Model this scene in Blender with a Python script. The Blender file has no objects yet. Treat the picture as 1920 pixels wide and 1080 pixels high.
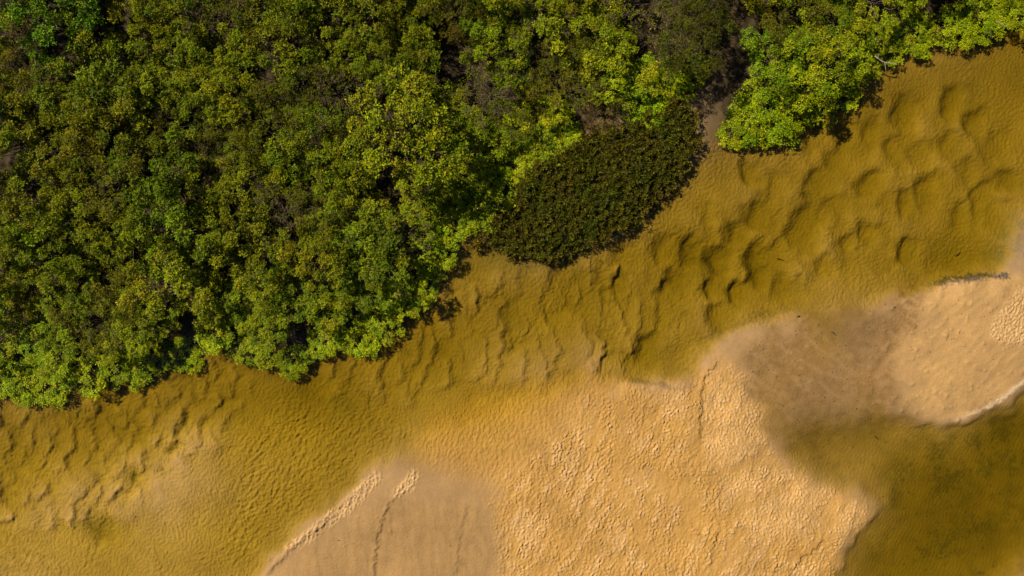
import bpy, math, random
import numpy as np
from mathutils import Vector

# ------------------------------------------------------------------ camera, sky, sun, exposure
scene = bpy.context.scene
col = scene.collection
H = 38.4                       # drone height above the water, metres
M_PER_PX = 0.03                # one photograph pixel on the water, metres
SUN_EL, SUN_FROM = math.radians(45), Vector((-0.84, 0.54))   # light comes from the upper left

cam_d = bpy.data.cameras.new('camera')
cam_d.sensor_width = 36.0
cam_d.lens = 36.0 * H / (1920 * M_PER_PX)
cam_d.clip_end = 6000
cam = bpy.data.objects.new('camera', cam_d)
cam.location = (0, 0, H)
col.objects.link(cam)
scene.camera = cam

world = bpy.data.worlds.new('World')
scene.world = world
world.use_nodes = True
wn = world.node_tree.nodes
bg = wn['Background']
sky = wn.new('ShaderNodeTexSky')
sky.sky_type = 'NISHITA'
sky.sun_disc = False
sky.sun_elevation = SUN_EL
sky.sun_rotation = math.atan2(SUN_FROM.x, SUN_FROM.y)
sky.air_density = 0.55
sky.dust_density = 0.5
bg.inputs['Strength'].default_value = 0.05
world.node_tree.links.new(sky.outputs[0], bg.inputs['Color'])

sun_d = bpy.data.lights.new('sun', 'SUN')
sun_d.energy = 5.0
sun_d.angle = math.radians(0.55)
sun_d.color = (1.0, 0.87, 0.64)
sun = bpy.data.objects.new('sun', sun_d)
to_sun = Vector((SUN_FROM.x * math.cos(SUN_EL), SUN_FROM.y * math.cos(SUN_EL), math.sin(SUN_EL)))
sun.rotation_euler = to_sun.to_track_quat('Z', 'Y').to_euler()
sun.location = (-20, 15, 60)
col.objects.link(sun)

scene.view_settings.view_transform = 'Standard'
scene.view_settings.look = 'None'
scene.view_settings.exposure = 0.5
scene.view_settings.gamma = 1.0
scene.view_settings.use_curve_mapping = False
scene.render.engine = 'CYCLES'
scene.cycles.use_denoising = True
scene.cycles.max_bounces = 8
scene.cycles.diffuse_bounces = 2
scene.cycles.transparent_max_bounces = 16

rng = np.random.default_rng(7)
random.seed(7)


# ------------------------------------------------------------------ helpers
def px(x, y):
    """photograph pixel -> metres on the water plane"""
    return ((x - 960) * M_PER_PX, (540 - y) * M_PER_PX)


def at_height(x, y, z):
    """where a point seen at that pixel stands when it is z metres up"""
    k = (H - z) / H
    X, Y = px(x, y)
    return X * k, Y * k


def tag(o, label=None, category=None, group=None, kind=None):
    if label: o['label'] = label
    if category: o['category'] = category
    if group: o['group'] = group
    if kind: o['kind'] = kind
    return o


def mesh_np(name, verts, faces, mat=None, colors=None, smooth=True):
    """faces: an (n,3) or (n,4) array; colors: one rgb per vertex"""
    me = bpy.data.meshes.new(name)
    n, k = faces.shape
    me.vertices.add(len(verts))
    me.vertices.foreach_set('co', np.ascontiguousarray(verts, dtype=np.float32).ravel())
    me.loops.add(n * k)
    me.loops.foreach_set('vertex_index', np.ascontiguousarray(faces, dtype=np.int32).ravel())
    me.polygons.add(n)
    me.polygons.foreach_set('loop_start', np.arange(0, n * k, k, dtype=np.int32))
    me.polygons.foreach_set('use_smooth', np.full(n, smooth, dtype=bool))
    me.update(calc_edges=True)
    if colors is not None:
        a = me.color_attributes.new('tone', 'FLOAT_COLOR', 'POINT')
        rgba = np.ones((len(verts), 4), dtype=np.float32)
        rgba[:, :colors.shape[1]] = colors
        a.data.foreach_set('color', rgba.ravel())
    if mat: me.materials.append(mat)
    return me


def link(name, me, parent=None):
    o = bpy.data.objects.new(name, me)
    col.objects.link(o)
    if parent: o.parent = parent
    return o


def new_mat(name):
    m = bpy.data.materials.new(name)
    m.use_nodes = True
    nt = m.node_tree
    return m, nt, nt.nodes, nt.links


# ------------------------------------------------------------------ terrain grid
X0, X1, Y0, Y1, STEP = -32.6, 32.6, -19.2, 19.2, 0.05
gx = np.arange(X0, X1 + 1e-6, STEP)
gy = np.arange(Y0, Y1 + 1e-6, STEP)
GX, GY = np.meshgrid(gx, gy)
PX, PY = GX / M_PER_PX + 960, 540 - GY / M_PER_PX         # the same grid in photograph pixels
NY, NX = GX.shape


def blur(a, s_m):
    s = s_m / STEP
    p = int(min(4 * s + 2, min(a.shape) - 1))
    b = np.pad(a, p, mode='edge')
    fy = np.fft.fftfreq(b.shape[0])[:, None]
    fx = np.fft.rfftfreq(b.shape[1])[None, :]
    g = np.exp(-2 * (math.pi * s) ** 2 * (fx ** 2 + fy ** 2))
    return np.fft.irfft2(np.fft.rfft2(b) * g, s=b.shape)[p:-p, p:-p]


def band_noise(lam, width=0.35, angle=None, aniso=0.0, seed=0):
    """noise of one wavelength (m); angle = direction of its wave vector, aniso = how strictly"""
    r = np.random.default_rng(1000 + seed)
    w = np.fft.rfft2(r.standard_normal((NY, NX)))
    fy = np.fft.fftfreq(NY, STEP)[:, None]
    fx = np.fft.rfftfreq(NX, STEP)[None, :]
    k = np.sqrt(fx ** 2 + fy ** 2) + 1e-9
    f = np.exp(-((np.log(k * lam)) / width) ** 2)
    if angle is not None:
        c = np.cos(np.arctan2(fy, fx) - angle)
        f = f * np.exp(-aniso * (1 - c * c))
    n = np.fft.irfft2(w * f, s=(NY, NX))
    return n / n.std()


def smooth_noise(lam, seed=0):
    """broad noise, wavelengths of lam metres and longer, about -1..1"""
    r = np.random.default_rng(2000 + seed)
    w = np.fft.rfft2(r.standard_normal((NY, NX)))
    fy = np.fft.fftfreq(NY, STEP)[:, None]
    fx = np.fft.rfftfreq(NX, STEP)[None, :]
    k = np.sqrt(fx ** 2 + fy ** 2)
    n = np.fft.irfft2(w / (1 + (k * lam) ** 2) ** 1.3, s=(NY, NX))
    return n / n.std() * 0.5


def inside(poly, PXa, PYa):
    c = np.zeros(PXa.shape, bool)
    n = len(poly)
    for i in range(n):
        (xa, ya), (xb, yb) = poly[i], poly[(i + 1) % n]
        if ya == yb: continue
        t = ((ya > PYa) != (yb > PYa)) & (PXa < (xb - xa) * (PYa - ya) / (yb - ya) + xa)
        c ^= t
    return c


wob_a, wob_b = smooth_noise(1.2, 1), smooth_noise(1.2, 2)
wob_c, wob_d = smooth_noise(0.35, 3), smooth_noise(0.35, 4)


def region(poly, soft_px, wobble=8):
    """0..1 mask of a polygon in photograph pixels with an uneven, soft edge"""
    m = inside(poly, PX + wob_a * wobble + wob_c * wobble * .5, PY + wob_b * wobble + wob_d * wobble * .5)
    return blur(m.astype(float), soft_px * M_PER_PX)


def window(x0, x1, y0, y1):
    """index window of the grid round a box of photograph pixels"""
    j0, j1 = np.searchsorted(gx, [(x0 - 960) * M_PER_PX, (x1 - 960) * M_PER_PX])
    i0, i1 = np.searchsorted(gy, [(540 - y1) * M_PER_PX, (540 - y0) * M_PER_PX])
    return np.s_[i0:i1, j0:j1]


def path_field(pts, reach=110, wobble=3):
    """distance (px) to a polyline, signed (+ on its right-hand side walking along it), and the place along it 0..1"""
    D = np.full(PX.shape, 1e6); S = np.ones(PX.shape); AL = np.zeros(PX.shape)
    W_ = window(min(p[0] for p in pts) - reach, max(p[0] for p in pts) + reach, min(p[1] for p in pts) - reach, max(p[1] for p in pts) + reach)
    qx, qy = PX[W_] + wob_c[W_] * wobble, PY[W_] + wob_d[W_] * wobble
    best = np.full(qx.shape, 1e6); sgn = np.ones(qx.shape); along = np.zeros(qx.shape)
    L = [0]
    for a, b in zip(pts[:-1], pts[1:]): L.append(L[-1] + math.hypot(b[0] - a[0], b[1] - a[1]))
    for i, (a, b) in enumerate(zip(pts[:-1], pts[1:])):
        dx, dy = b[0] - a[0], b[1] - a[1]
        ll = dx * dx + dy * dy
        t = np.clip(((qx - a[0]) * dx + (qy - a[1]) * dy) / ll, 0, 1)
        d = np.hypot(qx - a[0] - t * dx, qy - a[1] - t * dy)
        s = np.sign(dx * (qy - a[1]) - dy * (qx - a[0]))
        m = d < best
        best[m] = d[m]; sgn[m] = s[m]; along[m] = ((L[i] + t * math.sqrt(ll)) / L[-1])[m]
    D[W_] = best; S[W_] = sgn; AL[W_] = along
    return D, S, AL


def pt_in(poly, x, y):
    c = False
    n = len(poly)
    for i in range(n):
        (xa, ya), (xb, yb) = poly[i], poly[(i + 1) % n]
        if (ya > y) != (yb > y) and x < (xb - xa) * (y - ya) / (yb - ya) + xa: c = not c
    return c


def sstep(a, b, x):
    t = np.clip((x - a) / (b - a), 0, 1)
    return t * t * (3 - 2 * t)


# ------------------------------------------------------------------ height of the creek bed, bars and banks (photograph x, y, metres above the water)
CTRL = [
    (0, 790, -.38), (150, 785, -.58), (250, 760, -.62), (330, 715, -.56), (420, 690, -.54), (500, 730, -.52), (590, 700, -.68), (650, 765, -.56),
    (720, 690, -.70), (780, 620, -.70), (850, 600, -.58), (850, 700, -.50), (900, 545, -.48), (1000, 560, -.58), (1000, 640, -.48),
    (1100, 520, -.64), (1100, 620, -.48), (1200, 560, -.52), (1185, 660, -.50), (1250, 500, -.58), (1310, 480, -.62), (1330, 560, -.46),
    (1400, 480, -.50), (1400, 400, -.42), (1500, 450, -.44), (1600, 400, -.36), (1500, 300, -.34), (1700, 300, -.33), (1800, 300, -.34),
    (1850, 150, -.36), (1700, 170, -.38), (1600, 230, -.42), (1900, 90, -.34), (1750, 450, -.38), (1830, 460, -.52), (1900, 330, -.30),
    (1910, 440, -.10), (1770, 500, -.42), (1680, 530, -.26), (1600, 520, -.24), (1500, 540, -.30), (1430, 560, -.34), (1340, 625, -.26),
    (0, 1000, -.20), (0, 890, -.50), (100, 910, -.28), (250, 900, -.17), (200, 1040, -.18), (400, 850, -.18), (330, 800, -.28), (450, 950, -.20),
    (350, 1050, -.15), (550, 900, -.28), (600, 850, -.34), (640, 815, -.40), (700, 800, -.38), (500, 1020, -.24), (440, 1075, -.19), (800, 780, -.20),
    (950, 730, -.20), (900, 800, -.09), (1050, 720, -.12), (1110, 685, -.22), (780, 850, -.07), (660, 880, -.26), (600, 945, -.24),
    (518, 1068, .05), (600, 992, .08), (485, 1055, -.18), (565, 985, -.16), (640, 915, -.18), (560, 1030, .06), (650, 945, .07), (705, 900, .03), (700, 1000, .08), (850, 1000, .08), (640, 1060, .08), (800, 910, .02), (900, 900, .0),
    (1000, 950, .07), (1000, 830, -.02), (1100, 850, .05), (1200, 780, .08), (1350, 780, .13), (1300, 950, .14), (1500, 950, .18), (1595, 955, .07), (1400, 850, .16),
    (1340, 690, .10), (1450, 1060, .15), (1100, 1050, .10), (1300, 1060, .14), (1230, 690, -.32), (1285, 695, -.16), (1180, 708, -.2), (1225, 713, -.12), (1265, 718, -.10), (1240, 660, -.38), (1300, 670, -.24), (1180, 735, .05), (1250, 742, .08),
    (1380, 645, .02), (1415, 720, -.01), (1435, 800, -.02), (1505, 893, -.03), (1565, 927, -.03), (1640, 950, -.06), (1605, 1020, -.08), (1590, 1070, -.14),
    (1450, 660, -.005), (1550, 690, -.01), (1600, 780, -.06), (1500, 780, -.04), (1560, 860, -.22), (1680, 810, -.20), (1500, 850, -.12), (1640, 700, .0), (1470, 720, -.03),
    (1662, 960, -.20), (1692, 960, -.46), (1720, 960, -.66), (1720, 1050, -.76), (1880, 1062, -.7), (1905, 1035, -.75), (1700, 900, -.50), (1800, 900, -.72), (1900, 860, -.78), (1900, 980, -.82), (1800, 1040, -.80), (1650, 1050, -.50),
    (1800, 835, -.36), (1900, 790, -.66), (1925, 1085, .0), (1860, 1040, -.8), (1870, 735, .11), (1920, 695, .13), (1800, 765, .08), (1882, 768, -.07), (1920, 740, -.08), (1822, 800, -.06), (1900, 780, -.34), (1800, 506, -.38), (1850, 500, -.32), (1740, 518, -.30), (1800, 540, .12), (1870, 530, .15), (1720, 572, .07), (1930, 545, .2),
    (1700, 650, .12), (1800, 600, .22), (1850, 700, .22), (1905, 600, .24), (1650, 640, .05), (1700, 740, .08), (1760, 780, .05), (1600, 600, -.03), (1550, 640, -.07), (1700, 555, -.05),
    (1490, 600, -.05), (1420, 625, -.02),
    # under the mangroves and the marsh bed
    (860, 450, -.16), (930, 485, -.26), (1000, 495, -.22), (1080, 475, -.18), (870, 490, -.30), (1150, 440, -.04), (1290, 300, -.04), (1340, 230, -.02), (1330, 330, -.24), (1220, 420, -.26), (1100, 330, .05), (1380, 240, -.08),
    (0, 700, .0), (200, 690, -.05), (400, 640, -.08), (560, 650, -.1), (700, 600, -.1), (800, 480, .02), (1450, 200, .0), (1600, 130, .0), (1750, 60, .0), (1900, 10, .0),
    (0, 400, .2), (300, 400, .2), (600, 400, .2), (900, 200, .15), (0, 0, .25), (600, 0, .25), (1200, 0, .2), (1500, 0, .15), (300, 200, .2),
]
cp = np.array(CTRL, float)


def tps(points, qx, qy, lam=0.002):
    P = points[:, :2] / 1000.0
    n = len(P)
    def U(r2): return np.where(r2 > 0, 0.5 * r2 * np.log(r2 + 1e-12), 0)
    K = U(((P[:, None] - P[None]) ** 2).sum(-1)) + lam * 0.01 * np.eye(n)
    A = np.zeros((n + 3, n + 3)); A[:n, :n] = K; A[:n, n] = 1; A[:n, n + 1:] = P; A[n, :n] = 1; A[n + 1:, :n] = P.T
    b = np.zeros(n + 3); b[:n] = points[:, 2]
    w = np.linalg.solve(A, b)
    out = np.full(qx.shape, w[n]) + w[n + 1] * qx / 1000 + w[n + 2] * qy / 1000
    for i in range(n):
        out += w[i] * U((qx / 1000 - P[i, 0]) ** 2 + (qy / 1000 - P[i, 1]) ** 2)
    return out


cs = 5                                                           # coarse step of the spline
cxs, cys = gx[::cs], gy[::cs]
CX, CY = np.meshgrid(cxs, cys)
qx = np.clip(CX / M_PER_PX + 960, -20, 1940) + smooth_noise(1.5, 5)[::cs, ::cs] * 10
qy = np.clip(540 - CY / M_PER_PX, -20, 1100) + smooth_noise(1.5, 6)[::cs, ::cs] * 10
zc = tps(cp, qx, qy)
tmp = np.array([np.interp(gx, cxs, r) for r in zc])
Z = np.array([np.interp(gy, cys, tmp[:, j]) for j in range(NX)]).T
Z = blur(Z, 0.15)
Z = np.clip(Z, -1.4, .35)

# ---- dunes under water: tongues and crescents driven to the right by the current, lee side on the right
dune = np.zeros_like(Z)


def stamp(x, y, L, W, h, curve, ang=0.0, lee=0.30, into=None):
    """one dune: crest at pixel (x, y), ramp of length L upstream, width W; curve > 0 tongue, < 0 crescent"""
    R = max(L * 1.3, W * 0.8) + abs(curve) * W
    j0, j1 = np.searchsorted(gx, [((x - R) - 960) * M_PER_PX, ((x + R) - 960) * M_PER_PX])
    i0, i1 = np.searchsorted(gy, [(540 - (y + R)) * M_PER_PX, (540 - (y - R)) * M_PER_PX])
    if j1 - j0 < 2 or i1 - i0 < 2: return
    s = np.s_[i0:i1, j0:j1]
    dx, dy = PX[s] - x + wob_a[s] * 9, PY[s] - y + wob_b[s] * 9
    c, sn = math.cos(ang), math.sin(ang)
    u, v = dx * c + dy * sn, -dx * sn + dy * c
    e = -curve * (v / W) ** 2 * W
    t = (u - e) / L
    ramp = np.where(t <= 0, np.clip(1 + t, 0, 1) ** 1.15, np.clip(1 - t / lee, 0, 1))
    side = np.clip(1 - (np.abs(v) / (W * 0.60)) ** 3, 0, 1)
    k = h * ramp * side
    if into is None:
        dune[s] = np.maximum(dune[s], k)
    else:
        into[s] = np.minimum(into[s], -k)


def field(poly, dx, dy, L, W, h, curve, ang, lee=.2, jit=.26, seed=0):
    r = random.Random(seed)
    xs = [p[0] for p in poly]; ys = [p[1] for p in poly]
    y = min(ys); row = 0
    while y < max(ys):
        x = min(xs) + (row % 2) * dx * .5
        while x < max(xs):
            xx, yy = x + r.uniform(-jit, jit) * dx, y + r.uniform(-jit, jit) * dy
            if pt_in(poly, xx, yy):
                f = r.uniform(.7, 1.35)
                stamp(xx, yy, L * f * r.uniform(.85, 1.2), W * f * r.uniform(.8, 1.3), h * r.uniform(.6, 1.25), curve * r.uniform(.4, 1.6), ang + r.uniform(-.25, .25), lee=lee * r.uniform(.7, 1.5))
            x += dx
        y += dy; row += 1


LEFT_SCALES = [(-40, 770), (0, 765), (260, 730), (390, 660), (480, 705), (450, 760), (410, 840), (340, 880), (300, 960), (150, 1000), (-40, 1000)]
MID_SCALES = [(540, 700), (700, 660), (760, 600), (840, 520), (900, 520), (1000, 500), (1180, 470), (1210, 560), (1180, 690), (1050, 710), (900, 725), (740, 760), (600, 750)]
UP_SCALES = [(1150, 480), (1330, 380), (1450, 340), (1560, 400), (1540, 520), (1400, 580), (1260, 650), (1170, 690), (1160, 560)]
RIGHT_CRES = [(1350, 330), (1450, 280), (1600, 190), (1760, 160), (1870, 190), (1910, 330), (1860, 430), (1760, 450), (1680, 500), (1540, 520), (1540, 400), (1400, 350)]
field(LEFT_SCALES, 38, 34, 46, 46, .21, .45, .0, lee=.24, seed=1)
field(MID_SCALES, 46, 46, 58, 72, .27, .40, .05, lee=.24, seed=2)
field(UP_SCALES, 66, 60, 74, 80, .20, .20, .12, lee=.42, seed=3)
# scour hollows between cuspate crests: the wall towards the current is steep, the floor climbs gently downstream
pits = np.zeros_like(Z)
rpit = random.Random(44)
spots = []
for poly, dx, dy, Lp, Wp, hp in [(RIGHT_CRES, 64, 58, 62, 58, .17), (UP_SCALES, 72, 64, 62, 62, .17)]:
    xs = [p[0] for p in poly]; ys = [p[1] for p in poly]
    yy, row = min(ys), 0
    while yy < max(ys):
        xx = min(xs) + (row % 2) * dx * .5
        while xx < max(xs):
            xa, ya = xx + rpit.uniform(-.33, .33) * dx, yy + rpit.uniform(-.33, .33) * dy
            if pt_in(poly, xa, ya): spots.append((xa, ya, Lp * rpit.uniform(.6, 1.3), Wp * rpit.uniform(.6, 1.25), hp * rpit.uniform(.4, 1.2)))
            xx += dx
        yy += dy; row += 1
HAND = [(1520, 360, 60, 90, .2), (1500, 420, 70, 90, .24), (1420, 500, 60, 90, .26), (1345, 490, 50, 60, .24), (1375, 430, 40, 50, .2), (1340, 590, 50, 60, .18),
        (1290, 470, 45, 55, .2), (1630, 340, 50, 60, .2), (1700, 380, 50, 60, .2), (1740, 350, 55, 80, .2), (1840, 360, 45, 80, .2), (1700, 470, 40, 50, .2),
        (1590, 450, 50, 50, .16), (1680, 280, 50, 70, .16), (1790, 190, 50, 70, .18), (1690, 200, 50, 60, .16), (1770, 270, 50, 60, .15), (1640, 240, 50, 50, .14),
        (1205, 655, 45, 60, .12), (1530, 250, 40, 60, .12), (1380, 550, 35, 45, .2), (1560, 300, 55, 50, .16),
        (308, 770, 24, 30, .12), (328, 800, 24, 32, .14), (315, 838, 22, 28, .12), (180, 990, 60, 60, .12), (240, 900, 50, 60, .1), (372, 800, 24, 30, .12)]
spots = [p for p in spots if all(math.hypot(p[0] - q[0], p[1] - q[1]) > 38 for q in HAND)] + HAND
for x, y, L, W, h in spots:
    stamp(x, y, L * 1.05, W, h, rpit.uniform(.5, .9), math.pi + .25 + rpit.uniform(-.3, .3), lee=.34, into=pits)
wet_gate = sstep(-.03, -.17, Z)
dune *= np.clip(1.25 * blur(np.maximum.reduce([inside(p_, PX, PY).astype(float) for p_ in (LEFT_SCALES, MID_SCALES, UP_SCALES, RIGHT_CRES)]), .55), 0, 1)
crest = blur(np.maximum(band_noise(2.0, .5, math.radians(8), 2.5, 70), -.5), .1) * (region(RIGHT_CRES, 30) + .6 * region(UP_SCALES, 30))
dune = blur(dune, 0.055) + 1.9 * blur(pits, 0.11) + .05 * crest
Z = Z + (dune - .13) * wet_gate

# ---- ripples
rip = band_noise(.21, .50, math.radians(-20), 0.8, 1)
rip2 = band_noise(.19, .42, math.radians(25), 1.2, 2)
rip3 = band_noise(.38, .55, math.radians(-10), 1.2, 3)
rough = band_noise(.20, .5, None, 0, 4)
worm = np.tanh(1.1 * rip + .35 * rip2)

RIB = [(1090, 775), (1130, 732), (1165, 738), (1240, 732), (1300, 732), (1348, 670), (1385, 690), (1408, 730), (1425, 795), (1452, 842), (1500, 882), (1560, 915),
       (1622, 945), (1625, 975), (1590, 1010), (1565, 1040), (1600, 1110), (940, 1110), (938, 1010), (920, 955), (950, 910), (1000, 865), (1050, 830)]
m_rib = region(RIB, 9, 18)
UPRIB = [(1320, 735), (1348, 668), (1390, 690), (1412, 735), (1430, 800), (1460, 845), (1505, 885), (1625, 950), (1590, 1010), (1400, 1000), (1340, 900), (1312, 830)]
m_up = region(UPRIB, 10)
FAN = [(760, 860), (800, 780), (900, 740), (1000, 712), (1110, 690), (1170, 720), (1100, 770), (1040, 840), (950, 920), (900, 900)]
m_fan = region(FAN, 18)
BANK = [(525, 1035), (560, 1005), (620, 960), (660, 920), (705, 885), (720, 893), (690, 935), (650, 965), (600, 1000), (560, 1028)]
m_bank = np.clip(region(BANK, 3, 5) + region([(730, 930), (772, 878), (792, 895), (775, 915), (750, 930)], 3, 4), 0, 1)
REDGE = [(1960, 530), (1900, 545), (1868, 580), (1845, 620), (1880, 642), (1960, 650)]
m_redge = region(REDGE, 4, 8)
RBAR = [(1610, 655), (1650, 605), (1690, 567), (1740, 537), (1800, 523), (1850, 518), (1893, 516), (1960, 540), (1960, 690), (1895, 736), (1860, 760), (1800, 785), (1720, 795), (1660, 770), (1620, 720)]
m_rbar = region(RBAR, 6, 6) * sstep(1610, 1730, PX - .35 * (PY - 650) + wob_a * 30)
FLAT = [(500, 1110), (560, 1035), (650, 970), (700, 935), (780, 925), (900, 935), (930, 1000), (938, 1110)]
m_flat = region(FLAT, 14, 16)
POOL = [(1640, 955), (1560, 900), (1500, 860), (1600, 830), (1750, 815), (1830, 790), (1900, 745), (1960, 720), (1960, 1110), (1570, 1110), (1585, 1050), (1610, 1010)]
m_pool = region(POOL, 14, 6)
BROWN = [(1390, 655), (1500, 600), (1620, 575), (1740, 535), (1700, 600), (1670, 680), (1680, 740), (1720, 800), (1560, 850), (1480, 850), (1440, 800), (1412, 730)]
m_brown = np.clip(region(BROWN, 7, 20) * (1 + .35 * smooth_noise(.5, 80) + .25 * band_noise(.9, .8, math.radians(60), 3, 81)), 0, 1)
FOREST = [(-60, 745), (0, 742), (50, 748), (100, 753), (125, 735), (200, 720), (280, 715), (350, 690), (395, 655), (420, 645), (440, 670), (470, 690), (545, 700), (570, 675), (620, 660), (690, 662),
          (735, 622), (760, 590), (820, 545), (835, 500), (850, 452), (880, 425), (920, 410), (962, 385), (968, 340), (1000, 312), (1040, 290), (1090, 255), (1110, 232), (1160, 205), (1200, 220), (1250, 203),
          (1275, 180), (1325, 150), (1345, 190), (1365, 240), (1382, 268), (1420, 262), (1500, 240), (1560, 222), (1600, 190), (1622, 150), (1660, 112), (1700, 95), (1760, 92), (1800, 80), (1860, 60), (1900, 42), (1990, 20),
          (1990, -70), (-60, -70)]
MARSH = [(890, 455), (905, 425), (960, 395), (968, 345), (1000, 318), (1045, 292), (1095, 262), (1120, 240), (1180, 228), (1250, 208), (1290, 195), (1312, 225), (1305, 270), (1285, 320), (1255, 360), (1215, 400),
         (1170, 435), (1110, 465), (1050, 485), (985, 492), (935, 478)]
m_forest = region(FOREST, 10, 6)
m_marsh = region(MARSH, 6, 6)

# smooth runnels that cross the ribbed sand
runnel = np.zeros_like(Z)
for pts, w in [([(1165, 735), (1170, 790), (1165, 840), (1150, 905)], 12), ([(1306, 728), (1303, 780), (1306, 845), (1290, 900)], 10), ([(1226, 740), (1236, 800), (1240, 860), (1235, 930)], 7),
               ([(1122, 742), (1120, 820), (1105, 840)], 9), ([(1590, 930), (1545, 960), (1545, 1000), (1490, 1040)], 14), ([(1240, 900), (1300, 940), (1280, 1000)], 20),
               ([(1160, 900), (1190, 970), (1215, 1040)], 12), ([(1040, 880), (1060, 960), (1090, 1080)], 7), ([(1330, 900), (1420, 860), (1480, 870)], 9), ([(1320, 1010), (1360, 970), (1480, 905)], 7), ([(1390, 1000), (1330, 1075)], 16)]:
    d, s, a = path_field(pts, wobble=12)
    runnel = np.maximum(runnel, sstep(w * 1.6, w * .6, d))
runnel = np.maximum(runnel, sstep(.35, .75, smooth_noise(1.6, 9)) * .75)
rib_edge = band_noise(.5, .7, None, 0, 51)
runnel = np.clip(runnel + .0 * rib_edge, 0, 1)
m_ribs = m_rib * (1 - .75 * sstep(.05, 1.0, runnel + .15 * rib_edge)) * (.75 + .25 * np.tanh(band_noise(1.0, .8, None, 0, 53)))

under = sstep(-.02, -.16, Z) * (1 - m_forest)
streak = band_noise(1.1, .6, math.radians(-28), 7, 50)
amp_mod = (.55 + .7 * sstep(-.5, .6, smooth_noise(2.0, 11))) * (.6 + .5 * sstep(-1.0, .8, streak))
Z += m_ribs * (.048 * amp_mod * worm + .014 * rough * (1 - m_up)) * (1 - m_up * .35)
Z += m_ribs * (1 - m_up) * .016 * np.maximum(rip3, -.8)
Z += m_rib * .006 * band_noise(.9, .9, math.radians(-15), 3, 52) + m_rib * .004 * streak
Z += m_up * m_ribs * .022 * np.tanh(1.3 * rip2)
Z += m_fan * (1 - m_rib) * (.014 * np.tanh(rip3) + .008 * rip)
Z += m_bank * (.024 * np.tanh(rip3 * 1.2) + .016 * rip)
Z += m_redge * (.032 * np.tanh(rip * 1.2) + .008 * rough)
fine = band_noise(.22, .55, math.radians(5), 1.0, 12)
fine_d = band_noise(.28, .65, math.radians(-60), .8, 13)
where_f = sstep(-.3, .5, smooth_noise(1.3, 14))
Z += under * (1 - m_pool) * (1 - m_brown) * (1 - m_fan) * (.017 * np.tanh(fine) * where_f + .016 * np.tanh(fine_d) * (1 - where_f) + .014 * np.tanh(rip3) * sstep(0, .6, smooth_noise(2.2, 15)))
LOWL = [(430, 960), (440, 820), (560, 760), (700, 760), (760, 800), (680, 870), (560, 950), (480, 1060), (380, 1090)]
m_lowl = region(LOWL, 25)
low_rip = band_noise(.55, .6, math.radians(-35), 1.4, 16)
Z += m_lowl * (.022 * np.tanh(low_rip) + .010 * fine_d)
CORNER = [(-60, 1010), (60, 1000), (110, 1060), (90, 1110), (-60, 1110)]
Z += region(CORNER, 14) * .03 * np.tanh(band_noise(.75, .3, math.radians(70), 3, 17))
Z *= 1 - .18 * m_pool
Z *= 1 - .15 * region(RIGHT_CRES, 40)
Z += m_pool * .008 * np.tanh(band_noise(.21, .3, math.radians(-25), 2.5, 18))
Z += m_flat * .0025 * band_noise(.6, .7, math.radians(4), 9, 54)
Z += m_flat * (.003 * rough + .006 * band_noise(.9, .4, math.radians(10), 2, 19))
Z += (m_rbar * (1 - m_redge)) * (.003 * rough + .004 * band_noise(.7, .6, math.radians(-45), 3, 20))
Z += m_brown * (.004 * rough + .007 * band_noise(.8, .5, None, 0, 21))
Z += m_forest * .03 * band_noise(.8, .6, None, 0, 22)

# ---- scarps, rims and cracks: (points, step height (+ = right-hand side drops), width px, rim height)
clay = np.zeros_like(Z)
for pts, drop, w, rim in [
    ([(1680, 572), (1700, 560), (1740, 537), (1800, 523), (1850, 518), (1893, 515)], -.10, 5, .02),
    ([(1960, 690), (1920, 716), (1895, 735), (1860, 760), (1800, 786), (1750, 796)], -.02, 8, .02),
    ([(480, 1100), (500, 1075), (540, 1030), (600, 985), (640, 945), (700, 893)], .03, 5, .09),
    ([(1352, 650), (1385, 688), (1408, 730), (1425, 795), (1452, 842), (1500, 882), (1560, 915), (1622, 945), (1629, 975), (1597, 1010), (1572, 1040), (1590, 1090)], -.03, 9, .0),
    ([(1352, 668), (1325, 705), (1312, 735), (1316, 760), (1310, 790), (1311, 835)], -.10, 3, .0),
    ([(1165, 708), (1200, 716), (1240, 722), (1270, 731), (1285, 728), (1302, 712)], -.05, 4, .0),
    ([(1520, 572), (1440, 592), (1400, 612), (1350, 632)], .05, 3, .0),
    ([(740, 925), (722, 960), (708, 1000), (700, 1090)], -.07, 3, .02),
    ([(876, 945), (864, 1000), (852, 1090)], -.04, 3, .012),
    ([(790, 1090), (777, 1030), (770, 985)], -.02, 3, .012),
    ([(1545, 1005), (1530, 1025), (1500, 1045), (1470, 1090)], -.10, 3, .0),
    ([(1350, 985), (1335, 1020), (1330, 1070)], -.07, 3, .0),
    ([(1720, 470), (1690, 500), (1660, 530)], .08, 5, .0),
    ([(300, 1090), (290, 1060), (282, 1020)], .03, 4, .0),
    ([(740, 530), (735, 600)], .0, 3, .0),
]:
    d, s, a = path_field(pts)
    ends = sstep(0, .12, a) * sstep(1, .88, a)
    sd = d * s
    fall = sstep(70, 25, d)
    Z += ends * fall * drop * (.5 - sstep(-w, w, sd))
    Z += ends * rim * np.exp(-(d / (w * 1.1)) ** 2)
d, s, a = path_field([(1735, 540), (1770, 529), (1800, 523), (1850, 518), (1893, 515)], wobble=5)
clay = np.exp(-((d) / 6.5) ** 2) * sstep(0, .25, a) * sstep(1, .97, a)
Z += clay * .05 * rough
d, s, a = path_field([(1165, 708), (1200, 716), (1240, 722), (1270, 731), (1285, 728), (1302, 712)], wobble=4)
clay = np.maximum(clay, .45 * np.exp(-(d / 4.0) ** 2) * sstep(0, .2, a) * sstep(1, .9, a))
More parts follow.
